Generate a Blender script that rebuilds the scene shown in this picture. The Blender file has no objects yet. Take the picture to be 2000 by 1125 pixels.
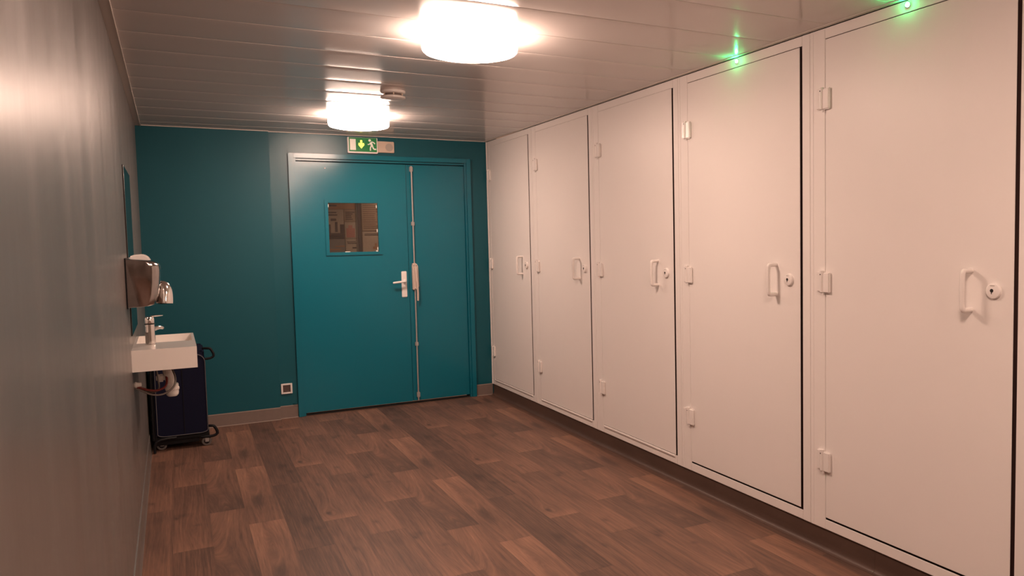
import bpy, bmesh, math, random
import numpy as np
from mathutils import Vector, Matrix
C = bpy.context.scene.collection
PI = math.pi

# ------------------------------------------------------------------ camera, world, exposure
cam_d = bpy.data.cameras.new('camera'); cam = bpy.data.objects.new('camera', cam_d); C.objects.link(cam)
CX, CY, CZ, YAW, PITCH, ROLL = -2.4417, -6.8225, 1.399, .5097, -.0633, -.0171
fwd = Vector((math.sin(YAW)*math.cos(PITCH), math.cos(YAW)*math.cos(PITCH), math.sin(PITCH)))
r0 = Vector((math.cos(YAW), -math.sin(YAW), 0)); u0 = r0.cross(fwd)
Rv = r0*math.cos(ROLL) + u0*math.sin(ROLL); Uv = -r0*math.sin(ROLL) + u0*math.cos(ROLL)
m = Matrix((Rv, Uv, -fwd)).transposed().to_4x4(); m.translation = Vector((CX, CY, CZ))
cam.matrix_world = m
cam_d.sensor_width = 36; cam_d.lens = 1544.3/2000*36
cam_d.shift_x = -.1076; cam_d.shift_y = .00055; cam_d.clip_start = .02
sc = bpy.context.scene; sc.camera = cam
w = bpy.data.worlds.new('world'); sc.world = w; w.use_nodes = True
w.node_tree.nodes['Background'].inputs[0].default_value = (.02, .016, .014, 1)
w.node_tree.nodes['Background'].inputs[1].default_value = .3
vs = sc.view_settings; vs.view_transform = 'Standard'; vs.look = 'None'; vs.gamma = 1; vs.use_curve_mapping = False
vs.exposure = .82
LAMP = 17.0; LAMP_COL = (1.0, .69, .545)
sc.cycles.use_denoising = True
sc.cycles.max_bounces = 10; sc.cycles.diffuse_bounces = 6; sc.cycles.sample_clamp_indirect = 8

# ------------------------------------------------------------------ room numbers (metres): cabinets' front is x=0, door wall is y=0
XL, H, YF = -2.656, 2.283, -9.6
SL = .008                      # the left wall runs very slightly out of square
def XW(y): return XL-SL*(y+3.0)
XM = -2.69                     # floor, ceiling and end walls reach past the left wall's face

# ------------------------------------------------------------------ materials
def mat(name, col, rough=.5, metal=0., spec=.5, coat=0., emit=None, es=0., trans=0., ior=1.45):
    mt = bpy.data.materials.new(name); mt.use_nodes = True
    b = mt.node_tree.nodes['Principled BSDF']; I = b.inputs
    I['Base Color'].default_value = (*col, 1); I['Roughness'].default_value = rough
    I['Metallic'].default_value = metal; I['Specular IOR Level'].default_value = spec
    I['Coat Weight'].default_value = coat; I['IOR'].default_value = ior
    I['Transmission Weight'].default_value = trans
    if emit: I['Emission Color'].default_value = (*emit, 1); I['Emission Strength'].default_value = es
    return mt
def noisy(mt, scale=(20, 20, 20), amount=.06, bump=0., bscale=200, dist=.001, rvar=0.):
    """small colour variation, optional bump / roughness variation, in object coordinates"""
    nt = mt.node_tree; N = nt.nodes; L = nt.links; b = N['Principled BSDF']
    tc = N.new('ShaderNodeTexCoord'); mp = N.new('ShaderNodeMapping'); mp.inputs['Scale'].default_value = scale
    L.new(tc.outputs['Object'], mp.inputs['Vector'])
    nz = N.new('ShaderNodeTexNoise'); nz.inputs['Scale'].default_value = 1; nz.inputs['Detail'].default_value = 4
    L.new(mp.outputs[0], nz.inputs['Vector'])
    col = b.inputs['Base Color'].default_value[:]
    mx = N.new('ShaderNodeMix'); mx.data_type = 'RGBA'
    mx.inputs['A'].default_value = [c*(1-amount) for c in col[:3]]+[1]; mx.inputs['B'].default_value = [min(1, c*(1+amount)) for c in col[:3]]+[1]
    L.new(nz.outputs['Fac'], mx.inputs['Factor']); L.new(mx.outputs['Result'], b.inputs['Base Color'])
    if rvar:
        r = b.inputs['Roughness'].default_value
        mr = N.new('ShaderNodeMapRange'); mr.inputs['To Min'].default_value = r-rvar; mr.inputs['To Max'].default_value = r+rvar
        mr.inputs['From Min'].default_value = .3; mr.inputs['From Max'].default_value = .7
        L.new(nz.outputs['Fac'], mr.inputs['Value']); L.new(mr.outputs[0], b.inputs['Roughness'])
    if bump:
        n2 = N.new('ShaderNodeTexNoise'); n2.inputs['Scale'].default_value = bscale; n2.inputs['Detail'].default_value = 2
        L.new(tc.outputs['Object'], n2.inputs['Vector'])
        bp = N.new('ShaderNodeBump'); bp.inputs['Strength'].default_value = bump; bp.inputs['Distance'].default_value = dist
        L.new(n2.outputs['Fac'], bp.inputs['Height']); L.new(bp.outputs[0], b.inputs['Normal'])
    return mt

M = {}
M['white'] = noisy(mat('white_lacquer', (.84, .80, .775), .42), (3, 3, 3), .015, .12, 90, .0006)
M['white_plastic'] = noisy(mat('white_plastic', (.85, .81, .785), .26), (9, 9, 9), .02)
M['wall_brown'] = noisy(mat('brown_end_wall', (.20, .16, .14), .6), (2, 2, 2), .1)
M['wall_white'] = noisy(mat('white_wall_paint', (.72, .68, .63), .6), (2, 2, 2), .02)
M['teal_wall'] = noisy(mat('teal_wall_paint', (.006, .092, .122), .31, spec=.42), (2, 2, 2), .04, .25, 160, .0008)
M['teal_box'] = noisy(mat('teal_boxing_paint', (.006, .088, .116), .42, spec=.35), (2, 2, 2), .04, .25, 160, .0008)
M['teal_door'] = noisy(mat('teal_door_paint', (.003, .146, .208), .20), (2, 2, 2), .03, .15, 120, .0006)
M['vinyl'] = noisy(mat('grey_brown_skirting', (.20, .155, .135), .45), (30, 30, 30), .10)
M['vinyl_edge'] = noisy(mat('skirting_sealant', (.38, .32, .28), .5), (30, 30, 30), .06)
M['trim'] = noisy(mat('ceiling_edge_trim', (.62, .57, .52), .35), (5, 5, 5), .02)
M['chrome'] = noisy(mat('chrome', (.80, .77, .74), .10, 1.), (8, 8, 8), .03, 0, rvar=.03)
M['casing'] = noisy(mat('reflection_toned_chrome', (.42, .385, .37), .14, 1.), (14, 9, 9), .40, 0, rvar=.09)  # chrome darkened and blotched in colour to imitate its dark, patchy reflection
M['steel'] = noisy(mat('brushed_rod_metal', (.42, .40, .39), .42, .3), (20, 20, 20), .05)
M['bar_plastic'] = noisy(mat('beige_lock_case', (.60, .50, .44), .35), (20, 20, 20), .05)
M['dark'] = noisy(mat('dark_hole', (.012, .010, .009), .7), (20, 20, 20), .1)
M['gap_shade'] = noisy(mat('brown_gap_shade', (.035, .014, .011), .7), (20, 20, 20), .1)  # dark brown standing in for shade in the cabinet door gaps
M['cab_inside'] = noisy(mat('cabinet_inside', (.13, .08, .065), .7), (5, 5, 5), .1)  # interior coloured dark so the door gaps read as shaded
M['ceramic'] = noisy(mat('white_ceramic', (.84, .80, .76), .12, coat=.3), (5, 5, 5), .01)
M['navy'] = noisy(mat('navy_cloth', (.003, .0042, .022), .7, spec=.25), (60, 60, 60), .25, .3, 500, .001)
M['black'] = noisy(mat('black_rubber', (.006, .006, .008), .5, spec=.3), (30, 30, 30), .15)
M['piping'] = noisy(mat('grey_piping', (.09, .09, .10), .5), (30, 30, 30), .1)
M['red'] = noisy(mat('red_hose', (.16, .016, .012), .4), (60, 60, 60), .2)
M['hose'] = noisy(mat('braided_hose', (.20, .18, .165), .4, .4), (300, 300, 300), .4)
M['pipe'] = noisy(mat('white_drain_pipe', (.74, .72, .68), .3), (9, 9, 9), .03)
M['tyre'] = noisy(mat('grey_tyre', (.16, .145, .135), .5), (30, 30, 30), .1)
M['mirror'] = noisy(mat('mirror_silver', (.80, .80, .80), .01, 1.), (2, 2, 2), .005)
M['socket'] = noisy(mat('brown_grey_insert', (.09, .06, .055), .35), (60, 60, 60), .1)
M['green'] = noisy(mat('exit_green', (.012, .20, .055), .35, emit=(.02, .22, .06), es=.06), (30, 30, 30), .03)
M['sign_white'] = noisy(mat('exit_white', (.8, .76, .68), .4, emit=(1, .85, .7), es=.1), (30, 30, 30), .02)
M['arrow'] = mat('lit_yellow_arrow', (.5, .32, .03), .4, emit=(1, .74, .07), es=1.7)
M['grille'] = noisy(mat('sounder_grille', (.42, .37, .32), .5), (30, 30, 30), .05)
M['lamp'] = mat('lit_opal_diffuser', (.9, .9, .9), .4, emit=LAMP_COL, es=LAMP*2.25)
M['lamp_side'] = mat('lit_opal_side', (.9, .9, .9), .4, emit=LAMP_COL, es=LAMP*1.6)
M['led'] = mat('lit_green_led', (.1, .9, .4), .3, emit=(.03, 1.0, .25), es=190)
M['wire'] = noisy(mat('glass_wire', (.16, .12, .10), .4, .6), (30, 30, 30), .1)
M['corr'] = noisy(mat('corridor_wall', (.42, .33, .27), .6), (3, 3, 3), .06)
M['cork'] = noisy(mat('brown_board', (.32, .20, .13), .7), (40, 40, 40), .15)
def paper(n, c): M[n] = noisy(mat(n, c, .5), (14, 14, 14), .10)
paper('paper_cream', (.62, .50, .40)); paper('paper_pink', (.62, .25, .20)); paper('paper_tan', (.50, .36, .25))
paper('paper_dark', (.06, .03, .03)); paper('paper_grey', (.30, .27, .25)); paper('paper_ink', (.10, .06, .05)); paper('paper_orange', (.55, .28, .14))

# clear wired glass
g = bpy.data.materials.new('window_glass'); g.use_nodes = True; nt = g.node_tree
for n in list(nt.nodes): nt.nodes.remove(n)
o = nt.nodes.new('ShaderNodeOutputMaterial'); tr = nt.nodes.new('ShaderNodeBsdfTransparent'); tr.inputs[0].default_value = (.86, .84, .80, 1)
gl = nt.nodes.new('ShaderNodeBsdfGlossy'); gl.inputs['Roughness'].default_value = .06; mx = nt.nodes.new('ShaderNodeMixShader')
fr = nt.nodes.new('ShaderNodeFresnel'); fr.inputs[0].default_value = 1.5
nt.links.new(fr.outputs[0], mx.inputs[0]); nt.links.new(tr.outputs[0], mx.inputs[1]); nt.links.new(gl.outputs[0], mx.inputs[2]); nt.links.new(mx.outputs[0], o.inputs[0])
M['glass'] = g

# grey laminate of the left wall: faint vertical streaks, slightly wavy gloss
lw = mat('grey_laminate_wall', (.20, .185, .17), .30, spec=.62); M['left'] = lw
N = lw.node_tree.nodes; L = lw.node_tree.links; b = N['Principled BSDF']
tc = N.new('ShaderNodeTexCoord'); mp = N.new('ShaderNodeMapping'); mp.inputs['Scale'].default_value = (1, 3.6, .08)
L.new(tc.outputs['Object'], mp.inputs['Vector'])
nz = N.new('ShaderNodeTexNoise'); nz.inputs['Scale'].default_value = 1.6; nz.inputs['Detail'].default_value = 5; L.new(mp.outputs[0], nz.inputs['Vector'])
mxr = N.new('ShaderNodeMapRange'); mxr.inputs['From Min'].default_value = .3; mxr.inputs['From Max'].default_value = .7
mxr.inputs['To Min'].default_value = .27; mxr.inputs['To Max'].default_value = .38
L.new(nz.outputs['Fac'], mxr.inputs['Value']); L.new(mxr.outputs[0], b.inputs['Roughness'])
mc = N.new('ShaderNodeMix'); mc.data_type = 'RGBA'; mc.inputs['A'].default_value = (.125, .112, .103, 1); mc.inputs['B'].default_value = (.155, .14, .13, 1)
L.new(nz.outputs['Fac'], mc.inputs['Factor']); L.new(mc.outputs['Result'], b.inputs['Base Color'])
bp = N.new('ShaderNodeBump'); bp.inputs['Strength'].default_value = .3; bp.inputs['Distance'].default_value = .004
L.new(nz.outputs['Fac'], bp.inputs['Height']); L.new(bp.outputs[0], b.inputs['Normal'])

# lacquered metal ceiling slats
M['ceil'] = noisy(mat('lacquered_ceiling_slats', (.66, .61, .585), .17, spec=.5), (.3, .3, .3), .02)

# printed wood floor: tone and warped grain coordinates come from the sheet's printed pattern
fl = mat('wood_print_vinyl', (.2, .12, .09), .48, spec=.38); M['floor'] = fl
N = fl.node_tree.nodes; L = fl.node_tree.links; b = N['Principled BSDF']
at = N.new('ShaderNodeAttribute'); at.attribute_name = 'tone'
ag = N.new('ShaderNodeAttribute'); ag.attribute_name = 'grain'
def vmul(src, v):
    n = N.new('ShaderNodeVectorMath'); n.operation = 'MULTIPLY'; n.inputs[1].default_value = v; L.new(src, n.inputs[0]); return n.outputs[0]
def fnoise(vec, detail, rough=.6):
    n = N.new('ShaderNodeTexNoise'); n.inputs['Scale'].default_value = 1; n.inputs['Detail'].default_value = detail; n.inputs['Roughness'].default_value = rough
    L.new(vec, n.inputs['Vector']); return n.outputs['Fac']
def mth(op, a, bb, cl=False):
    n = N.new('ShaderNodeMath'); n.operation = op; n.use_clamp = cl
    for i, v in enumerate((a, bb)):
        if isinstance(v, (int, float)): n.inputs[i].default_value = v
        else: L.new(v, n.inputs[i])
    return n.outputs[0]
fine = fnoise(vmul(ag.outputs['Vector'], (340, 10, 1)), 4)
mid = fnoise(vmul(ag.outputs['Vector'], (95, 2.4, 1)), 3)
t1 = mth('MULTIPLY', mth('SUBTRACT', fine, .5), .55)
t2 = mth('MULTIPLY', mth('SUBTRACT', mid, .5), .75)
tt = mth('ADD', mth('ADD', at.outputs['Fac'], t1), t2, True)
cr = N.new('ShaderNodeValToRGB'); L.new(tt, cr.inputs[0]); e = cr.color_ramp.elements
e[0].position = 0; e[0].color = (.050, .031, .0245, 1); e[1].position = 1; e[1].color = (.34, .182, .117, 1)
q = e.new(.30); q.color = (.103, .059, .044, 1); q = e.new(.6); q.color = (.194, .104, .071, 1)
L.new(cr.outputs[0], b.inputs['Base Color'])
bp = N.new('ShaderNodeBump'); bp.inputs['Strength'].default_value = .15; bp.inputs['Distance'].default_value = .0006
L.new(fine, bp.inputs['Height']); L.new(bp.outputs[0], b.inputs['Normal'])
M['plinth'] = noisy(mat('dark_wood_plinth', (.085, .050, .038), .45), (40, 3, 12), .30)

# ------------------------------------------------------------------ mesh helpers
def bx(bm, lo, hi, bev=0, seg=2):
    lo, hi = [min(a, b_) for a, b_ in zip(lo, hi)], [max(a, b_) for a, b_ in zip(lo, hi)]
    t = bmesh.new(); bmesh.ops.create_cube(t, size=1)
    for v in t.verts: v.co = Vector([lo[i]+(v.co[i]+.5)*(hi[i]-lo[i]) for i in range(3)])
    if bev: bmesh.ops.bevel(t, geom=t.edges[:], offset=bev, segments=seg, affect='EDGES', clamp_overlap=True)
    me = bpy.data.meshes.new('t'); t.to_mesh(me); t.free(); bm.from_mesh(me); bpy.data.meshes.remove(me); return bm
def lathe(bm, prof, cen=(0, 0, 0), axis='Z', n=40):
    """revolve (radius, height) pairs"""
    rings = []
    def P(r, h, a):
        x, y = r*math.cos(a), r*math.sin(a)
        v = {'Z': (x, y, h), 'X': (h, x, y), 'Y': (x, h, y)}[axis]
        return Vector(v)+Vector(cen)
    for r, h in prof:
        if r < 1e-6: rings.append([bm.verts.new(P(0, h, 0))])
        else: rings.append([bm.verts.new(P(r, h, 2*PI*k/n)) for k in range(n)])
    for a, b_ in zip(rings, rings[1:]):
        for k in range(n):
            k2 = (k+1) % n
            if len(a) == 1 and len(b_) == 1: continue
            if len(a) == 1: bm.faces.new((a[0], b_[k], b_[k2]))
            elif len(b_) == 1: bm.faces.new((a[k], a[k2], b_[0]))
            else: bm.faces.new((a[k], a[k2], b_[k2], b_[k]))
    return bm
def smooth_path(pts, it=2):
    p = [Vector(q) for q in pts]
    for _ in range(it):
        o = [p[0]]
        for a, b_ in zip(p, p[1:]): o += [a*.75+b_*.25, a*.25+b_*.75]
        o.append(p[-1]); p = o
    return p
def tube(bm, pts, r, n=12, it=2, sx=1.0):
    p = smooth_path(pts, it) if it else [Vector(q) for q in pts]
    rings = []; up = None
    for i, q in enumerate(p):
        t = (p[min(i+1, len(p)-1)]-p[max(i-1, 0)]).normalized()
        if up is None: up = t.orthogonal().normalized()
        up = (up-t*up.dot(t)).normalized(); s = t.cross(up)
        rr = r(i/(len(p)-1)) if callable(r) else r
        rings.append([bm.verts.new(q+(up*math.cos(2*PI*k/n)*sx+s*math.sin(2*PI*k/n))*rr) for k in range(n)])
    for a, b_ in zip(rings, rings[1:]):
        for k in range(n): bm.faces.new((a[k], a[(k+1) % n], b_[(k+1) % n], b_[k]))
    bm.faces.new(rings[0][::-1]); bm.faces.new(rings[-1]); return bm
def prism(bm, poly, ax, a, b_, bev=0):
    """polygon in the plane normal to axis ax, extruded from a to b_"""
    t = bmesh.new()
    def P(u, v, d): return {'X': (d, u, v), 'Y': (u, d, v), 'Z': (u, v, d)}[ax]
    A = [t.verts.new(P(u, v, a)) for u, v in poly]; B = [t.verts.new(P(u, v, b_)) for u, v in poly]
    t.faces.new(A); t.faces.new(B[::-1]); n = len(poly)
    for k in range(n): t.faces.new((A[k], B[k], B[(k+1) % n], A[(k+1) % n]))
    bmesh.ops.recalc_face_normals(t, faces=t.faces[:])
    if bev: bmesh.ops.bevel(t, geom=[e for e in t.edges if e.calc_face_angle(0) > .5], offset=bev, segments=3, affect='EDGES', clamp_overlap=True)
    me = bpy.data.meshes.new('t'); t.to_mesh(me); t.free(); bm.from_mesh(me); bpy.data.meshes.remove(me); return bm
def B(): return bmesh.new()
def obj(name, bm, m, parent=None, sm=True, loc=(0, 0, 0)):
    bmesh.ops.recalc_face_normals(bm, faces=bm.faces[:])
    me = bpy.data.meshes.new(name); bm.to_mesh(me); bm.free()
    o = bpy.data.objects.new(name, me); C.objects.link(o); me.materials.append(M[m] if isinstance(m, str) else m)
    if sm:
        for p in me.polygons: p.use_smooth = True
        try: me.set_sharp_from_angle(angle=math.radians(35))
        except Exception: pass
    if parent: o.parent = parent
    o.location = loc
    return o
def box(name, lo, hi, m, parent=None, bev=0): return obj(name, bx(B(), lo, hi, bev), m, parent)
def tag(o, label, cat, group=None):
    o['label'] = label; o['category'] = cat
    if group: o['group'] = group
    return o
def thing(name, label, cat, loc, group=None):
    o = bpy.data.objects.new(name, None); C.objects.link(o); o.location = loc; o.empty_display_size = .1
    return tag(o, label, cat, group)
def struct(o): o['kind'] = 'structure'; return o
def copy_tree(o, parent=None):
    c = o.copy(); C.objects.link(c)
    if parent: c.parent = parent
    for ch in list(o.children): copy_tree(ch, c)
    return c

# ------------------------------------------------------------------ floor
def vnoise(x, y, seed):
    rs = np.random.RandomState(seed); T = rs.rand(64, 64)
    xi = np.floor(x).astype(int); yi = np.floor(y).astype(int); fx = x-xi; fy = y-yi
    fx = fx*fx*(3-2*fx); fy = fy*fy*(3-2*fy)
    g_ = lambda a, b_: T[a % 64, b_ % 64]
    return (g_(xi, yi)*(1-fx)+g_(xi+1, yi)*fx)*(1-fy)+(g_(xi, yi+1)*(1-fx)+g_(xi+1, yi+1)*fx)*fy
PW, PL_ = .1653, 1.12
PH = [-2.05, -1.62, -1.10, -1.39, -1.89, -1.55, -1.86, -1.41, -2.0, -1.16, -1.66, -.995, -1.33, -.875, -1.46, -1.75, -2.05]
def plank_fields(ty, u, v, seed):
    """u across 0..PW, v along 0 (far) .. PL_ (near); returns tone, warped grain coordinate"""
    base = [.43, .46, .41, .50, .36, .45][ty]
    t = base + .16*(vnoise(u*14+seed, v*3.0, seed)-.5) + .10*(vnoise(u*40, v*7, seed+3)-.5)
    ge = u.copy()
    f = v/PL_
    def blob(uc, vc, ru, rv): return np.exp(-(((u-uc)/ru)**2+((v-vc)/rv)**2))
    def oval(uc, vc, k, w_):
        nonlocal ge
        d = np.sqrt((u-uc)**2+((v-vc)/k)**2); ge = ge*(1-w_)+(uc+d)*w_
    if ty == 0: t += .07*f - .26*blob(.06, .95, .012, .025) - .08*blob(.1, .4, .03, .2)
    if ty == 1:
        t += -.05+.17*f**2; t -= .42*blob(.012, .60, .010, .022); t -= .16*blob(.03, .56, .05, .03); t -= .24*blob(.11, .76, .010, .02)
        t += .10*np.clip((f-.93)*14, 0, 1); oval(.10, .80, 7, .7*blob(.1, .8, .05, .25))
    if ty == 2: t += .10*(1-f)-.09*f; oval(.08, 1.2, 9, np.clip(f, 0, 1))
    if ty == 3:
        t += .16*np.clip(1-f*1.6, 0, 1) + .10*blob(.02, .25, .03, .3); t -= .36*blob(.075, .74, .042, .17); t -= .16*blob(.07, .22, .012, .18)
        t -= .07*blob(.1, .95, .05, .12); oval(.078, .40, 9, .25+.6*blob(.078, .4, .05, .5))
    if ty == 4: t += -.02-.03*f; t -= .24*blob(.11, .70, .02, .05); t -= .18*blob(.13, .86, .02, .03); t -= .16*blob(.07, .95, .02, .06)
    if ty == 5:
        t += -.02+.06*f; t -= .34*blob(.040, 1.0, .014, .022); t -= .20*blob(.07, .45, .014, .03); t += .20*np.clip((f-.90)*11, 0, 1)*np.clip(u/PW*1.6, .3, 1)
        oval(.07, 1.0, 4.0, .8*blob(.07, 1.0, .07, .16))
    return t, ge
V = []; Fc = []; TO = []; GR = []
x0f = -2.693
for c in range(17):
    xa, xb = x0f+PW*c, min(x0f+PW*(c+1), .02)
    if xa >= .02: break
    k = -3
    y = PH[c]+PL_*3
    while y > YF:
        ya, yb = min(y, .0), max(y-PL_, YF)
        if ya > yb+1e-4:
            nu, nv = 14, max(2, int((ya-yb)/.012))
            us = np.linspace(0, xb-xa, nu); vs_ = np.linspace(y-ya, y-yb, nv)
            U_, V_ = np.meshgrid(us, vs_)
            sd = (c % 6)*7+1
            tn, ge = plank_fields(c % 6, U_, V_, sd)
            edge = np.minimum(np.minimum(U_, xb-xa-U_)/.0035, np.minimum(V_, PL_-V_)/.006)
            tn = tn-.07*(edge < .25)
            base = len(V)
            for i in range(nv):
                for j in range(nu):
                    V.append((xa+U_[i, j], y-V_[i, j], 0)); TO.append(tn[i, j]); GR.append((ge[i, j], V_[i, j], sd*3.7+.1*(c % 6)))
            for i in range(nv-1):
                for j in range(nu-1):
                    a = base+i*nu+j; Fc.append((a, a+nu, a+nu+1, a+1))
        y -= PL_
me = bpy.data.meshes.new('floor'); me.from_pydata(V, [], Fc); me.materials.append(M['floor'])
a_ = me.attributes.new('tone', 'FLOAT', 'POINT'); a_.data.foreach_set('value', np.array(TO, np.float32))
a_ = me.attributes.new('grain', 'FLOAT_VECTOR', 'POINT'); a_.data.foreach_set('vector', np.array(GR, np.float32).ravel())
floor = bpy.data.objects.new('floor', me); C.objects.link(floor); struct(floor)

# ------------------------------------------------------------------ ceiling: slats across the room with curled edges
SP = .338; XC0, XC1 = XM, .0
prof = []
k = 0; y = .103
ys = []
while y > YF:
    ys.append((y, y-SP)); y -= SP
for (ya, yb) in ys:
    for i in range(41):
        s = -1+2*i/40
        yy = ya-.0001+(yb-ya+.0001)*(s+1)/2
        prof.append((yy, H+.0027*max(0, -s)**4+.0019*max(0, s)**8))
prof = [(yy, zz) for yy, zz in prof if YF <= yy <= 0]
bm = B(); A = []
for yy, zz in prof: A.append((bm.verts.new((XC0, yy, zz)), bm.verts.new((XC1, yy, zz))))
for p, q in zip(A, A[1:]): bm.faces.new((p[0], p[1], q[1], q[0]))
ceil = struct(obj('ceiling', bm, 'ceil')); ceil.data.flip_normals() if ceil.data.polygons[0].normal.z > 0 else None
# perimeter angle trims
tb = B(); bx(tb, (-.022, YF, H-.003), (0, -.02, H+.003)); struct(obj('trim_3', tb, 'trim'))

# ------------------------------------------------------------------ walls
def along(bm, x0, x1, z0, z1, ya, yb, bev=0):
    """box running along the left wall, x measured out from the wall's face"""
    t = bmesh.new(); bmesh.ops.create_cube(t, size=1)
    for v in t.verts:
        y = yb if v.co.y > 0 else ya
        v.co = Vector((XW(y)+(x1 if v.co.x > 0 else x0), y, z1 if v.co.z > 0 else z0))
    me = bpy.data.meshes.new('t'); t.to_mesh(me); t.free(); bm.from_mesh(me); bpy.data.meshes.remove(me); return bm
struct(obj('wall_left', along(B(), -.10, 0, 0, H+.03, YF, .06), 'left'))
bm = B()
OX0, OX1, OZ = -1.61, -.195, 2.075
bx(bm, (XM, 0, 0), (OX0, .10, H+.03)); bx(bm, (OX1, 0, 0), (.6, .10, H+.03)); bx(bm, (OX0, 0, OZ), (OX1, .10, H+.03))
struct(obj('wall_back', bm, 'teal_wall'))
bm = B(); bx(bm, (XM, -.032, 0), (-1.79, -.0002, H), .003); struct(obj('wall_back', bm, 'teal_box'))          # boxed-out left part
struct(box('wall_right', (.0, YF, 0), (.06, -5.222, H+.03), 'wall_white'))
struct(box('wall_front', (XL-.05, YF-.06, 0), (.6, YF, H+.03), 'wall_brown'))
tb = B(); along(tb, 0, .036, H-.0035, H+.004, YF, -.033); along(tb, .033, .036, H-.0075, H-.0036, YF, -.033); struct(obj('trim_1', tb, 'trim'))
tb = B(); bx(tb, (-2.64, -.05, H-.004), (-1.79, -.032, H+.004)); bx(tb, (-1.80, -.018, H-.004), (0, 0, H+.004)); struct(obj('trim_2', tb, 'trim'))
# skirtings
def skirting(name, segs):
    bm = B()
    for lo, hi in segs: bx(bm, lo, hi, .0015)
    return struct(obj(name, bm, 'vinyl'))
bb = skirting('baseboard_back', [((XM, -.038, 0), (-1.79, -.032, .098)), ((-1.79, -.006, 0), (-1.656, 0, .10)), ((-.154, -.006, 0), (-.0, 0, .10))])
tb = B()
bx(tb, (XM, -.0395, .095), (-1.79, -.0375, .101)); bx(tb, (XM, -.046, 0), (-1.788, -.038, .006), .002)
bx(tb, (-1.79, -.0075, .097), (-1.656, -.006, .103)); bx(tb, (-1.788, -.012, 0), (-1.656, -.006, .004)); bx(tb, (-.154, -.0075, .097), (0, -.006, .103)); bx(tb, (-.154, -.012, 0), (-.01, -.006, .005), .001)
struct(obj('trim_4', tb, 'vinyl_edge'))
# skirting of the left wall: coved grey strip
bm = B(); prism(bm, [(-.002, 0), (.014, 0), (.009, .010), (.006, .05), (.005, .118), (-.002, .122)], 'Y', YF, -.046)
for v in bm.verts: v.co.x += XW(v.co.y)
struct(obj('baseboard_left', bm, 'left'))
# coved plinth below the cabinets, dark wood print turned up the wall
bm = B(); pr_ = [(.05, 0), (-.014, 0), (-.014, .0008), (-.004, .003), (.003, .009), (.007, .020), (.008, .04), (.008, .0985), (.05, .0985)]
y = -.006
for yy in (-1.18, -2.30, -3.42, -4.54, -5.66, -6.78, -7.9, YF):
    prism(bm, pr_, 'Y', y-.001, yy); y = yy
struct(obj('baseboard_right', bm, 'plinth'))

# ------------------------------------------------------------------ corridor seen through the door window
struct(box('wall_corridor', (-2.4, 1.02, 0), (.4, 1.08, 2.4), 'corr'))
bm = B(); bx(bm, (-2.4, .10, 2.4), (.4, 1.08, 2.44)); bx(bm, (-2.44, .10, 0), (-2.4, 1.08, 2.4)); bx(bm, (.4, .10, 0), (.44, 1.02, 2.4)); bx(bm, (-2.4, .10, -.03), (.4, 1.08, 0))
struct(obj('trim_5', bm, 'corr'))
ld = bpy.data.lights.new('corridor_fill', 'AREA'); ld.energy = 17; ld.size = .5; ld.color = (1, .66, .50)  # fill light added out of view so the corridor notices show
lo_ = bpy.data.objects.new('corridor_fill', ld); C.objects.link(lo_); lo_.location = (-.2, .7, 2.35); lo_.rotation_euler = (.25, -.5, 0)

# ------------------------------------------------------------------ door frame and the two leaves
bm = B()
for s, xa in ((1, -1.654), (-1, -.156)):
    bx(bm, (xa, -.024, 0), (xa+s*.040, .0, 2.122), .003); bx(bm, (xa+s*.0402, -.012, 0), (xa+s*.056, .06, 2.0852), .002)
bx(bm, (-1.6138, -.0238, 2.0845), (-.1962, .0, 2.1218), .0025); bx(bm, (-1.5978, -.0118, 2.066), (-.2122, .06, 2.0772), .002)
bx(bm, (-1.61, .0495, 0), (-1.582, .062, 2.08)); bx(bm, (-.227, .0495, 0), (-.195, .062, 2.08)); bx(bm, (-1.582, .0495, 2.044), (-.227, .062, 2.08))
struct(obj('trim_6', bm, 'teal_door'))
struct(box('trim_7', (-1.596, .010, 0), (-.213, .05, .010), 'dark'))
def leaf(name, xa, xb, hole=None):
    bm = B(); z0, z1 = .022, 2.058; ya, yb = .006, .048
    if hole:
        hx0, hx1, hz0, hz1 = hole
        bx(bm, (xa, ya, z0), (hx0, yb, z1)); bx(bm, (hx1, ya, z0), (xb, yb, z1)); bx(bm, (hx0, ya, z0), (hx1, yb, hz0)); bx(bm, (hx0, ya, hz1), (hx1, yb, z1))
    else: bx(bm, (xa, ya, z0), (xb, yb, z1), .003)
    return struct(obj(name, bm, 'teal_door'))
d1 = leaf('door_1', -1.596, -.7245, (-1.372, -.962, 1.322, 1.738))
d2 = leaf('door_2', -.7205, -.213)
# vision panel
bm = B(); x0, x1, z0, z1 = -1.392, -.942, 1.297, 1.757; q = .028
bx(bm, (x0, -.006, z0), (x0+q, .008, z1), .003); bx(bm, (x1-q, -.006, z0), (x1, .008, z1), .003)
bx(bm, (x0+q, -.0058, z1-q), (x1-q, .008, z1), .003); bx(bm, (x0+q, -.0058, z0), (x1-q, .008, z0+q), .003)
vp = obj('window_frame', bm, 'teal_door', d1)
obj('window_pane', bx(B(), (x0+q, .016, z0+q), (x1-q, .022, z1-q)), 'glass', d1)
bm = B(); n = 30
for i in range(1, n):
    xx = x0+q+(x1-x0-2*q)*i/n; bx(bm, (xx-.0003, .0185, z0+q), (xx+.0003, .0195, z1-q))
    zz = z0+q+(z1-z0-2*q)*i/n; bx(bm, (x0+q, .0185, zz-.0003), (x1-q, .0195, zz+.0003))
obj('wire_mesh', bm, 'wire', d1, sm=False)
bm = B()
for (a, c_) in ((x0+q+.004, z1-.05), (x1-q-.006, z1-.055), (x1-q-.006, 1.50), (x1-q-.006, 1.35)): bx(bm, (a-.003, .012, c_-.012), (a+.003, .016, c_+.012))
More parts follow.
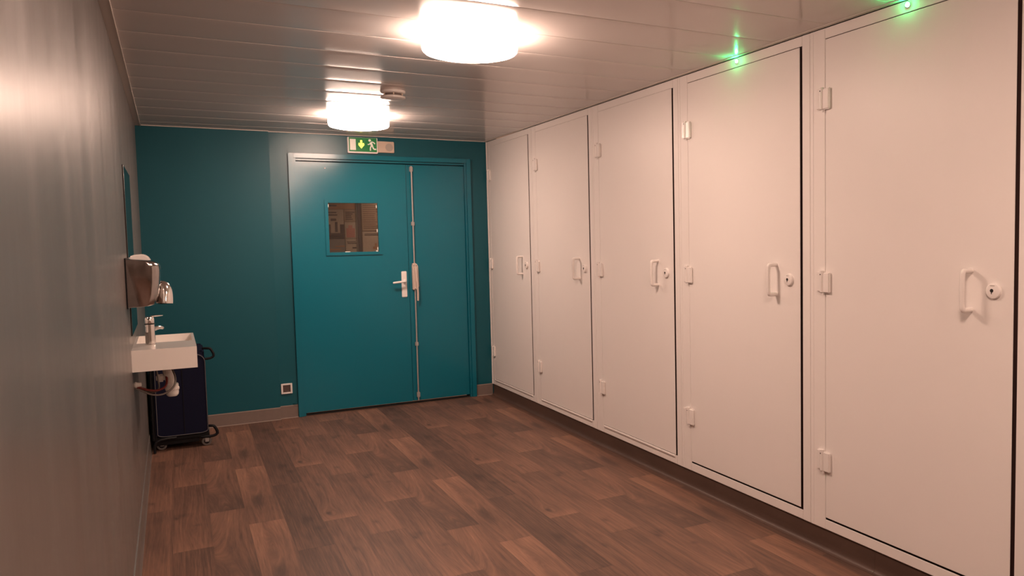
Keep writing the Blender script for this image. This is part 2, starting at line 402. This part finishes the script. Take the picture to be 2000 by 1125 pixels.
bx(bm, (-1.24, .012, z0+q), (-1.20, .016, z0+q+.005)); bx(bm, (-.99, .012, z0+q), (-.975, .016, z0+q+.008))
obj('glazing_tape', bm, 'sign_white', d1)
# lever handle
hp = obj('handle_plate', bx(B(), (-.790, -.003, .928), (-.745, .007, 1.150), .004, 3), 'white_plastic', d1)
bm = B(); lathe(bm, [(0, -.022), (.013, -.022), (.015, -.018), (.015, .0)], (-.767, 0, 1.064), 'Y', 24)
tube(bm, [(-.767, -.015, 1.064), (-.767, -.046, 1.064), (-.785, -.055, 1.064), (-.83, -.055, 1.060), (-.876, -.050, 1.056)], lambda t: .0088 if t < .9 else .0088*math.sqrt(max(0.1, 1-((t-.9)/.1)**2)), 14)
obj('handle', bm, 'white_plastic', hp)
obj('door_viewer', lathe(B(), [(0, .0), (.004, .001), (.005, .007)], (-1.375, 0, 2.01), 'Y', 16), 'white_plastic', d1)
# espagnolette on the fixed leaf
bm = B(); tube(bm, [(-.680, -.014, 1.20), (-.679, -.014, 2.045)], .0065, 12, 0); obj('bolt_rod', bm, 'steel', d2)
bm = B(); tube(bm, [(-.682, -.014, .024), (-.680, -.014, 1.0)], .0065, 12, 0); obj('bolt_rod', bm, 'steel', d2)
for zz, hh in ((2.02, .05), (1.555, .04), (.518, .04), (.075, .05)):
    bm = B(); bx(bm, (-.693, -.022, zz-hh/2), (-.667, .008, zz+hh/2), .006, 3); obj('rod_guide', bm, 'steel', d2)
bm = B(); prism(bm, [(-.700, .985), (-.660, .992), (-.648, 1.02), (-.652, 1.19), (-.664, 1.216), (-.690, 1.222), (-.700, 1.205)], 'Y', -.032, .008, .006)
lc = obj('lock_case', bm, 'bar_plastic', d2)
bm = B(); tube(bm, [(-.676, -.034, 1.18), (-.676, -.046, 1.14), (-.670, -.050, 1.05), (-.664, -.044, .96), (-.664, -.036, .895)], lambda t: .0105-.002*t, 12, 2, .8); obj('pull_lever', bm, 'bar_plastic', lc)
bm = B()
for (a, c_) in ((-.688, 1.196), (-.668, 1.196), (-.672, 1.10), (-.684, .996)): lathe(bm, [(0, -.034), (.0035, -.034), (.0035, -.031)], (a, 0, c_), 'Y', 10)
obj('screw', bm, 'dark', lc)
# notices on the corridor wall
nb = thing('notice_board', 'brown corridor notice board seen through the wired door window', 'notice board', (0, 1.0, 0))
obj('board', bx(B(), (-1.45, 0, 1.15), (-.25, .02, 2.0), .004), 'cork', nb)
obj('frame_bar', bx(B(), (-.944, -.014, 1.15), (-.916, .0, 2.0), .002), 'socket', nb)
obj('bright_edge', bx(B(), (-.954, -.012, 1.15), (-.949, .0, 2.0), .001), 'grille', nb)
def notice(label, u0, v0, u1, v1, m, deco):
    """u, v across and down the part of the corridor wall that the window shows"""
    x0, x1, z1, z0 = -1.222+.482*u0, -1.222+.482*u1, 1.80-.49*v0, 1.80-.49*v1
    t = thing('notice', label, 'notice', (x0, .996, z0), 'notices pinned up in the corridor')
    w_, h_ = x1-x0, z1-z0
    obj('sheet', bx(B(), (0, -.002, 0), (w_, 0, h_)), m, t)
    for nm, mm, rects in deco:
        for (a, c_, d_, e_) in rects: obj(nm, bx(B(), (a*w_, -.0032, c_*h_), (d_*w_, -.0018, e_*h_)), mm, t, False)
    return t
rnd = random.Random(4)
lines = lambda z0_, z1_, n_, a=.1, b_=.9: [(a, z0_+(z1_-z0_)*i/n_, a+(b_-a)*rnd.uniform(.6, 1), z0_+(z1_-z0_)*(i+.45)/n_) for i in range(n_)]
notice('orange-brown notice along the top left of the door window', -.06, -.10, .54, .165, 'paper_orange', [('print', 'paper_ink', [(.15, .2, .42, .3), (.32, .5, .5, .6), (.72, .45, .88, .55)])])
notice('dark red and cream notice with printed table, at the left of the door window', -.06, .175, .315, .735, 'paper_cream',
       [('dark_panel', 'paper_dark', [(0, 0, 1, .20), (0, .20, .34, .50), (.80, .20, 1, .50), (.55, .24, .68, .58)]), ('print', 'paper_ink', lines(.80, .97, 2, .2)+[(.35, .62, .62, .70)]),
        ('table_line', 'paper_orange', [(0, .05, 1, .065), (0, .10, 1, .115), (0, .15, 1, .165)])])
notice('grey crumpled notice at the lower left of the door window', -.06, .745, .335, 1.06, 'paper_grey', [('print', 'paper_orange', [(.2, .35, .75, .43), (.3, .1, .55, .2), (.5, .55, .95, .62)])])
notice('brown notice of fine print, upper middle of the door window', .325, .175, .548, .40, 'paper_tan', [('print', 'paper_ink', lines(.15, .9, 5))])
notice('cream notice with a pinkish patch, middle of the door window', .33, .41, .548, .725, 'paper_cream', [('pink_patch', 'paper_pink', [(.12, .05, .85, .62), (.3, .62, .65, .80)])])
notice('pale cream notice with two printed lines, bottom middle of the door window', .325, .735, .548, 1.06, 'paper_cream', [('print', 'paper_ink', [(.15, .80, .9, .84), (.2, .70, .95, .75), (.6, .42, .95, .5)])])
notice('tall dim brown notice of fine print at the upper right of the door window', .66, -.06, 1.05, .58, 'paper_tan', [('print', 'cork', lines(.06, .94, 14, .06, .95))])
notice('tan notice with a small drawing at the lower right of the door window', .66, .60, 1.05, 1.06, 'paper_cream', [('print', 'paper_ink', lines(.84, .95, 2)), ('drawing', 'paper_orange', [(.5, .25, .85, .36), (.6, .36, .7, .5)])])

# ------------------------------------------------------------------ cabinets
ROOTZ = .0
SEAM, DL, DR = -.064, .892, 0.   # measured from the free edge of each door
ZT0, ZB0 = 2.2315, .152
def make_cabinet(first=False, y_first=0., gap=.003):
    """local origin: y of the door's free edge, floor level, face plane x=0; +y towards the hinge side"""
    t = thing('storage_cabinet', '', 'cabinet', (0, 0, 0), 'tall white cabinets along the right wall')
    yh = DL; ya = SEAM+.0012; yb = (DL+.0905) if not first else y_first
    zb, zt = .099, H-.006; D = .50; th = .018; tf = .0045
    bm = B()                                            # carcass with open front
    bx(bm, (tf, ya, zb+th), (D, ya+th, zt-th)); bx(bm, (tf, yb-th, zb+th), (D, yb, zt-th)); bx(bm, (tf, ya, zb), (D, yb, zb+th)); bx(bm, (tf, ya, zt-th), (D, yb, zt)); bx(bm, (D-.01, ya+th, zb+th), (D-.001, yb-th, zt-th))
    obj('carcass', bm, 'cab_inside', t)
    bm = B(); bv = .0015                                # front frame of folded sheet
    bx(bm, (0, ya, zb), (tf, -.0130, zt), bv); bx(bm, (0, yh, zb), (tf, yb, zt), bv)
    bx(bm, (.0004, -.0133, ZT0+gap*.2), (tf, yh+.001, zt-.0002), bv); bx(bm, (.0004, -.0133, zb+.0002), (tf, yh+.001, ZB0-gap), bv)
    if not first: bx(bm, (-.0014, yb-.020, zb+.0008), (.004, yb-.0004, zt-.0008), .001)   # raised folded lip at the seam
    else: bx(bm, (-.004, yb-.012, zb), (.002, yb, zt), .001)
    if gap < .005: bx(bm, (-.0060, .012, ZB0-gap-.0100), (.001, yh-.012, ZB0-gap-.001), .001)
    obj('front_frame', bm, 'white', t)
    bm = B(); bx(bm, (.0002, .003, ZB0), (.0030, yh-.0012, ZT0-gap*.15), .0013); bx(bm, (.0028, .030, ZB0+.03), (.022, yh-.03, ZT0-.03))
    dr = obj('door', bm, 'white', t)
    bm = B(); bx(bm, (.012, -.013, ZB0-.012), (.016, .032, ZT0+.004)); bx(bm, (.012, .032, ZB0-.012), (.016, yh, ZB0+.028)); obj('gap_shade', bm, 'gap_shade', t)  # dark strips added behind the door's gaps to paint their shade
    # hinges
    for zc in (1.980, 1.195, .407):
        bm = B(); yc = yh+.004
        bx(bm, (-.011, yc+.0015, zc-.043), (.002, yc+.040, zc+.047), .004, 3)
        bx(bm, (-.014, yc-.040, zc-.047), (.0, yc-.0005, zc+.043), .0045, 3)
        tube(bm, [(-.010, yc+.008, zc-.044), (-.010, yc+.008, zc+.049)], .0085, 14, 0)
        tube(bm, [(-.009, yc, zc-.056), (-.009, yc, zc-.046)], .0045, 10, 0)
        hg = obj('hinge', bm, 'white_plastic', t)
        obj('screw_hole', lathe(B(), [(0, -.0190), (.0028, -.0190), (.0028, -.015)], (0, yc+.008, zc+.033), 'X', 10), 'dark', hg)
    # pull handle
    yhd, z0, z1 = .166, 1.125, 1.264
    bm = B(); tube(bm, [(.002, yhd, z0), (-.022, yhd, z0), (-.042, yhd, z0), (-.047, yhd, z0+.006), (-.049, yhd, z0+.03), (-.049, yhd, z1-.03), (-.047, yhd, z1-.006), (-.042, yhd, z1), (-.022, yhd, z1), (.002, yhd, z1)], .0092, 18, 3)
    obj('handle', bm, 'white_plastic', dr)
    lk = obj('lock', lathe(B(), [(0, -.012), (.020, -.012), (.026, -.010), (.028, -.006), (.028, .002)], (0, .075, 1.197), 'X', 36), 'white_plastic', dr)
    bm = B(); lathe(bm, [(0, -.0128), (.0065, -.0128), (.0065, -.011)], (0, .077, 1.198), 'X', 16); bx(bm, (-.0130, .0765, 1.186), (-.011, .079, 1.198)); obj('keyhole', bm, 'dark', lk)
    bm = B(); bx(bm, (-.0128, .066, 1.214), (-.011, .084, 1.2165), .0005); obj('lock_mark', bm, 'grille', lk)
    # lower trim line inside the gap
    return t, dr
labels = ['white tall cabinet nearest the teal door wall, narrowest in view',
          'white tall cabinet, second one out from the teal door wall',
          'white tall cabinet in the middle of the row of five',
          'white tall cabinet under the green light farther from the camera',
          'white tall cabinet nearest the camera, its handle and lock largest']
c0, dr0 = make_cabinet(True, .9625-.0005)
protos = {}
c0['label'] = labels[0]; c0.location = (0, -.9625, 0)
for i in range(1, 5):
    gp = .003 if i < 3 else .009
    if gp in protos: o = copy_tree(protos[gp])
    else: o = protos[gp] = make_cabinet(gap=gp)[0]
    o.location = (0, -.9625-1.0478*i, 0); o['label'] = labels[i]
    d = [ch for ch in o.children if ch.name.startswith('door')][0]
    if i == 3:
        bm = B(); lathe(bm, [(.006, -.004), (.0125, -.004), (.0135, .001)], (0, .452, H-.023), 'X', 24)
        hs = obj('light_bezel', bm, 'chrome', o)
        obj('green_indicator_light', lathe(B(), [(0, -.010), (.005, -.009), (.0085, -.006), (.0095, -.001)], (0, .452, H-.023), 'X', 20), 'led', hs)
        hs.children[0]['label'] = 'lit green indicator light'

# ------------------------------------------------------------------ ceiling lights
def make_light():
    t = thing('ceiling_light', '', 'ceiling light', (0, 0, 0), 'round drum lights on the slatted ceiling')
    obj('base', lathe(B(), [(0, .0), (.19, .0), (.19, -.012), (0, -.012)], n=64), 'white_plastic', t)
    obj('diffuser', lathe(B(), [(.199, -.006), (.2025, -.012), (.2025, -.064), (.200, -.076), (.193, -.083)], n=72), 'lamp_side', t)
    obj('bottom_diffuser', lathe(B(), [(.193, -.083), (.175, -.088), (.10, -.093), (0, -.095)], n=72), 'lamp', t)
    return t
pl = make_light()
LL = [(-1.310, -1.09, 'round glowing drum light on the ceiling farther away, by the door wall'),
      (-1.312, -3.50, 'large round glowing drum light on the ceiling nearer the camera'),
      (-1.312, -5.91, 'round glowing drum light almost overhead, above the top edge of the photo'),
      (-1.312, -8.32, 'round glowing drum light on the ceiling behind the camera')]
for i, (x, y, lb) in enumerate(LL):
    o = pl if i == 0 else copy_tree(pl)
    o.location = (x, y, H+.004); o['label'] = lb

# ------------------------------------------------------------------ smoke detector
t = thing('smoke_detector', 'white two-disc smoke detector on ceiling beside the far drum light', 'smoke detector', (-1.305, -2.075, H+.003))
obj('base', lathe(B(), [(0, 0), (.070, 0), (.071, -.004), (.070, -.015), (.064, -.019), (.03, -.019)], n=48), 'white_plastic', t)
obj('sensor_chamber', lathe(B(), [(.050, -.018), (.052, -.036)], n=40), 'vinyl', t)
obj('cap', lathe(B(), [(.03, -.033), (.068, -.034), (.071, -.038), (.070, -.046), (.062, -.050), (0, -.053)], n=48), 'white_plastic', t)
for k in range(6):
    a = k*PI/3+.35; bm = B(); bx(bm, (.058*math.cos(a)-.003, .058*math.sin(a)-.003, -.036), (.058*math.cos(a)+.003, .058*math.sin(a)+.003, -.017)); obj('rib', bm, 'paper_cream', t)

# ------------------------------------------------------------------ exit sign and sounder
t = thing('exit_sign', 'green and white running-man exit sign with a lit yellow arrow above door', 'exit sign', (-1.197, 0, 2.138))
W_, H_ = .240, .129
bm = B(); bx(bm, (0, -.034, 0), (W_, 0, H_), .003); obj('housing', bm, 'white_plastic', t)
bm = B(); bx(bm, (.010, -.036, .012), (W_-.008, -.033, H_-.002)); obj('green_panel', bm, 'green', t)
bm = B(); bx(bm, (.018, -.0375, .024), (.064, -.0355, .113)); obj('door_symbol', bm, 'sign_white', t)
bm = B(); prism(bm, [(.101, .105), (.115, .105), (.115, .078), (.128, .084), (.132, .068), (.108, .038), (.084, .068), (.088, .084), (.101, .078)], 'Y', -.0385, -.0355); obj('arrow_symbol', bm, 'arrow', t)
bm = B()
def px(u, v): return ((u-250)/3.44/1000*1.0, -.037, (690-v)/3.44/1000*1.02+.006)
def limb(pts, r): tube(bm, [px(*p) for p in pts], r, 10, 1)
lathe(bm, [(0, -.0385), (.0105, -.0385), (.0105, -.0355)], (px(855, 350)[0], 0, px(855, 350)[2]), 'Y', 20)
limb([(885, 400), (915, 500)], .0098); limb([(870, 420), (850, 460), (795, 465)], .0042); limb([(900, 390), (960, 400), (1000, 445)], .0045)
limb([(905, 500), (868, 550), (868, 632)], .0055); limb([(925, 495), (960, 592), (1030, 592)], .0055)
for v in bm.verts: v.co.y = max(-.0385, min(-.0355, v.co.y))
obj('running_figure', bm, 'sign_white', t)
t = thing('alarm_sounder', 'small cream sounder box with round grille, right of the exit sign', 'alarm', (-.956, 0, 2.150))
obj('housing', bx(B(), (0, -.026, 0), (.137, 0, .093), .004, 3), 'paper_cream', t)
bm = B(); lathe(bm, [(0, -.0272), (.031, -.0272), (.033, -.025)], (.096, 0, .044), 'Y', 36); obj('grille', bm, 'grille', t)

# ------------------------------------------------------------------ wall socket
t = thing('wall_socket', 'small square pale-framed wall socket low beside the door frame', 'wall socket', (-1.777, 0, .199))
bm = B(); fw = .013
bx(bm, (0, -.012, 0), (fw, 0, .083), .002); bx(bm, (.083-fw, -.012, 0), (.083, 0, .083), .002); bx(bm, (fw, -.0118, .083-fw), (.083-fw, 0, .083), .002); bx(bm, (fw, -.0118, 0), (.083-fw, 0, fw), .002)
obj('frame', bm, 'white_plastic', t)
bm = B(); bx(bm, (.011, -.006, .011), (.072, 0, .072)); lathe(bm, [(0, -.007), (.019, -.007), (.021, -.0085), (.023, -.007), (.023, -.005)], (.0415, 0, .0415), 'Y', 30); obj('insert', bm, 'socket', t)
t = tag(obj('wall_hook', tube(B(), [(0, 0, 0), (.004, -.012, -.001), (.02, -.016, .002), (.045, -.012, .001)], .003, 8), 'teal_wall', loc=(-1.690, 0, .112)), 'small teal-painted bracket just above the skirting at the foot of door frame', 'bracket')

# ------------------------------------------------------------------ left wall: mirror, dryer, dispenser, basin, tap, trap
t = thing('mirror', 'frameless upright mirror on the grey left wall behind the hand dryer', 'mirror', (XW(-2.325), -2.325, .966)); t.rotation_euler.z = SL
obj('backing', bx(B(), (0, 0, 0), (.0050, .675, .828)), 'dark', t)
obj('mirror_glass', bx(B(), (.0050, .0015, .0015), (.0058, .6735, .8265)), 'mirror', t)
t = thing('hand_dryer', 'chrome hand dryer with swivel nozzle on the left wall above the basin', 'hand dryer', (XW(-2.61), -2.61, 1.118)); t.rotation_euler.z = SL
poly = [(0, .004), (.06, .005), (.100, .008), (.112, .014), (.120, .028), (.130, .060), (.138, .110), (.142, .170), (.141, .190), (.134, .201), (.118, .212), (.10, .216), (.06, .220), (.0, .226)]
bm = B(); rings = []
for yy, kx, kz in ((0, .745, .985), (.002, .79, .995), (.008, .83, 1), (.028, .92, 1), (.045, .975, 1), (.065, .995, 1), (.117, 1, 1), (.169, .995, 1), (.190, .975, 1), (.207, .92, 1), (.227, .83, 1), (.233, .79, .995), (.235, .745, .985)):
    rings.append([bm.verts.new((a*kx, yy, .115+(c_-.115)*kz)) for a, c_ in poly])
for a, b_ in zip(rings, rings[1:]):
    for k in range(len(poly)): bm.faces.new((a[k], a[(k+1) % len(poly)], b_[(k+1) % len(poly)], b_[k]))
bm.faces.new(rings[0]); bm.faces.new(rings[-1][::-1])
obj('casing', bm, 'casing', t)
bm = B(); bx(bm, (0, -.004, -.002), (.006, .239, .230), .002); obj('back_plate', bm, 'black', t)
bm = B()
path = [(.108, .115, .090), (.132, .115, .100), (.150, .114, .092), (.154, .113, .068), (.152, .112, .038), (.150, .110, .011)]
tube(bm, path, lambda s: .010+.026*math.sin(min(1, s*1.08)*PI/2)**1.1, 26, 3)
nz_ = obj('nozzle', bm, 'chrome', t)
obj('nozzle_opening', lathe(B(), [(0, .0115), (.030, .0100), (.030, .0105)], (.150, .110, 0), 'Z', 20), 'dark', nz_)
t = thing('soap_dispenser', 'white round-topped dispenser mostly hidden behind the chrome hand dryer', 'dispenser', (XW(-2.24)+.0065, -2.24, 1.16)); t.rotation_euler.z = SL
pp = [(0, 0), (.075, 0), (.090, .03)]+[(.05+.042*math.cos(a), .158+.044*math.sin(a)) for a in np.linspace(0, PI*.5, 8)]+[(.02, .199), (0, .192)]
bm = B(); prism(bm, [(float(a), float(c_)) for a, c_ in pp], 'Y', -.05, .05, .006); obj('body', bm, 'white_plastic', t)
obj('spout', lathe(B(), [(0, -.018), (.01, -.018), (.012, .004)], (.055, 0, 0), 'Z', 16), 'steel', t)

t = thing('washbasin', 'rectangular white ceramic washbasin fixed to the grey left wall', 'washbasin', (XW(-2.435), -2.435, .803)); t.rotation_euler.z = SL
BW, BD, BH = .274, .700, .104; q = .012
bm = B()
bx(bm, (0, 0, 0), (BW, BD, .040)); bx(bm, (0, 0, .040), (BW, .300, BH)); bx(bm, (0, BD-q, .040), (BW, BD, BH)); bx(bm, (0, .300, .040), (q, BD-q, BH)); bx(bm, (BW-q, .300, .040), (BW, BD-q, BH))
bmesh.ops.remove_doubles(bm, verts=bm.verts[:], dist=.0001)
obj('bowl', bm, 'ceramic', t)
obj('drain', lathe(B(), [(0, .0425), (.022, .0425), (.026, .040)], (.14, .45, 0), 'Z', 24), 'chrome', t)
t = thing('mixer_tap', 'chrome mixer tap with leaf-shaped lever on the deck of the washbasin', 'tap', (XL+.070, -2.215, .907))
obj('body', lathe(B(), [(0, 0), (.0240, 0), (.0240, .003), (.0225, .005), (.0218, .100), (.0215, .104)], n=30), 'chrome', t)
obj('seal_ring', lathe(B(), [(.0205, .101), (.0232, .103), (.0232, .107), (.0205, .109)], n=30), 'dark', t)
bm = B(); lathe(bm, [(.0215, .107), (.0225, .112), (.022, .132), (.018, .140), (0, .143)], n=30)
hd = obj('head', bm, 'chrome', t)
bm = B(); tube(bm, [(.002, .004, .140), (.018, .012, .144), (.038, .03, .143), (.056, .05, .141)], lambda s: .011*(1-.55*abs(s*2-1)), 12, 2, 1); 
for v in bm.verts: v.co.z = .141+(v.co.z-.141)*.45
obj('lever', bm, 'chrome', hd)
bm = B(); tube(bm, [(.0, .0, .068), (.022, .02, .078), (.042, .044, .082), (.054, .062, .076)], lambda s: .0115*(1-.3*s), 14, 2); obj('spout', bm, 'chrome', t)

t = thing('drain_trap', 'white bottle trap with drain pipe hanging under the washbasin', 'drain pipe', (XL+.135, -2.215, .803))
bm = B(); tube(bm, [(.0, 0, 0), (.0, 0, -.03), (.012, 0, -.08), (.018, 0, -.115)], lambda s: .019+.004*math.sin(3*s), 18); obj('tail_pipe', bm, 'pipe', t)
bm = B(); lathe(bm, [(0, -.168), (.020, -.166), (.027, -.158), (.029, -.148), (.029, -.105), (.026, -.100), (.0, -.098)], (.018, 0, 0)); obj('trap_bottle', bm, 'pipe', t)
bm = B(); lathe(bm, [(.031, -.118), (.0325, -.122), (.0325, -.130), (.031, -.134)], (.018, 0, 0)); obj('union_nut', bm, 'ceramic', t)
bm = B(); bx(bm, (-.050, -.016, -.088), (-.012, .016, -.050), .008, 3); obj('outlet_elbow', bm, 'pipe', t)
def hose(name, lab, pts, r, m, ferr=None):
    h = tag(obj(name, tube(B(), pts, r, 10, 3), m, loc=(XW(-2.3), -2.30, 0)), lab, 'hose'); return h
hose('supply_hose', 'red hose sagging from the wall under the washbasin', [(.0, 0, .715), (.02, 0, .708), (.06, -.005, .690), (.10, -.005, .684), (.14, .03, .700), (.135, .09, .76), (.13, .12, .803)], .0055, 'red')
hose('supply_hose', 'grey braided hose looping widest in front of the white drain trap', [(.0, -.012, .706), (.02, -.015, .700), (.07, -.02, .668), (.12, -.02, .664), (.165, -.01, .69), (.180, 0.0, .735), (.160, .05, .79), (.15, .08, .803)], .0045, 'hose')
hose('supply_hose', 'thin grey hose curling behind the white drain trap', [(.0, .030, .712), (.05, .032, .680), (.09, .030, .672), (.105, .028, .695), (.100, .028, .74), (.095, .03, .79), (.095, .035, .803)], .0042, 'hose')
t = tag(obj('valve', lathe(B(), [(0, .0), (.014, .0), (.016, .006), (.012, .012), (.009, .03), (0, .032)], (0, 0, 0), 'X', 16), 'pipe', loc=(XW(-2.3), -2.30, .722)), 'small pale shut-off valve on the wall under washbasin', 'valve')

# ------------------------------------------------------------------ navy linen cart in the corner
t = thing('linen_cart', 'navy blue linen cart on castors in the corner behind the washbasin', 'cart', (-2.634, -.64, 0))
WX, DY = .318, .50
def rr(x0, x1, z0, z1, r, n=6):
    out = []
    for cx_, cz_, a0 in ((x1-r, z0+r*.35, -PI/2), (x1-r, z1-r, 0), (x0+r, z1-r, PI/2), (x0+r, z0+r*.35, PI)):
        rz = r*.35 if cz_ < (z0+z1)/2 else r
        out += [(cx_+r*math.cos(a0+PI/2*i/n), cz_+rz*math.sin(a0+PI/2*i/n)) for i in range(n+1)]
    return out
bm = B(); prism(bm, rr(.0, WX, .095, .655, .055), 'Y', .0, DY, .006); bag = obj('bag', bm, 'navy', t)
bm = B(); pts = [(a, -.002, c_) for a, c_ in rr(.010, WX-.004, .10, .648, .055)]; tube(bm, pts+[pts[0]], .0028, 8, 0); obj('piping', bm, 'piping', bag)
bm = B(); bx(bm, (.170, -.003, .11), (.174, .0, .60), .001); obj('seam', bm, 'black', bag)
bm = B(); bx(bm, (-.012, .02, .60), (WX-.005, DY-.02, .672), .012, 3); obj('lid', bm, 'navy', t)
bm = B(); bx(bm, (-.012, .012, .066), (WX+.004, DY, .096), .006); bx(bm, (-.008, .03, .035), (WX-.06, DY-.03, .066), .004); obj('base', bm, 'black', t)
bm = B(); tube(bm, [(-.014, .01, .56), (-.014, .01, .08)], .009, 10, 0); bx(bm, (-.016, .012, .09), (.004, DY, .60)); obj('side_frame', bm, 'black', t)
def loop(zc, s): return [(WX-.05, .015, zc-.030), (WX+.005, .012, zc-.034), (WX+.040, .012, zc-.030), (WX+.058, .012, zc-.012), (WX+.036, .012, zc+.036), (WX+.022, .012, zc+.040), (WX-.015, .03, zc+.040)]
bm = B(); tube(bm, loop(.645, 1), .0085, 12, 1); obj('handle', bm, 'black', t)
bm = B(); tube(bm, loop(.098, 1), .0095, 12, 1); obj('bumper', bm, 'black', t)
bm = B(); tube(bm, [(.12, -.012, .088), (.05, -.03, .092), (.0, -.036, .080), (-.010, -.038, .05), (-.010, -.038, .003)], .0085, 12, 2); obj('foot_bar', bm, 'black', t)
for (xx, yy) in ((WX-.015, .03), (WX-.015, DY-.06), (.03, DY-.06), (.03, .06)):
    cs = obj('castor', lathe(B(), [(.0, -.012), (.020, -.012), (.0305, -.010), (.0315, 0), (.0305, .010), (.020, .012), (0, .012)], (xx, yy, .0318), 'Y', 28), 'tyre', t)
    bm = B(); lathe(bm, [(.0, -.0135), (.018, -.0135), (.018, .0135), (0, .0135)], (xx, yy, .0318), 'Y', 20); obj('hub', bm, 'black', cs)
    bm = B(); bx(bm, (xx-.010, yy-.018, .028), (xx+.014, yy-.014, .070), .001); bx(bm, (xx-.010, yy+.014, .028), (xx+.014, yy+.018, .070), .001); bx(bm, (xx-.012, yy-.018, .064), (xx+.016, yy+.018, .070)); obj('fork', bm, 'steel', cs)
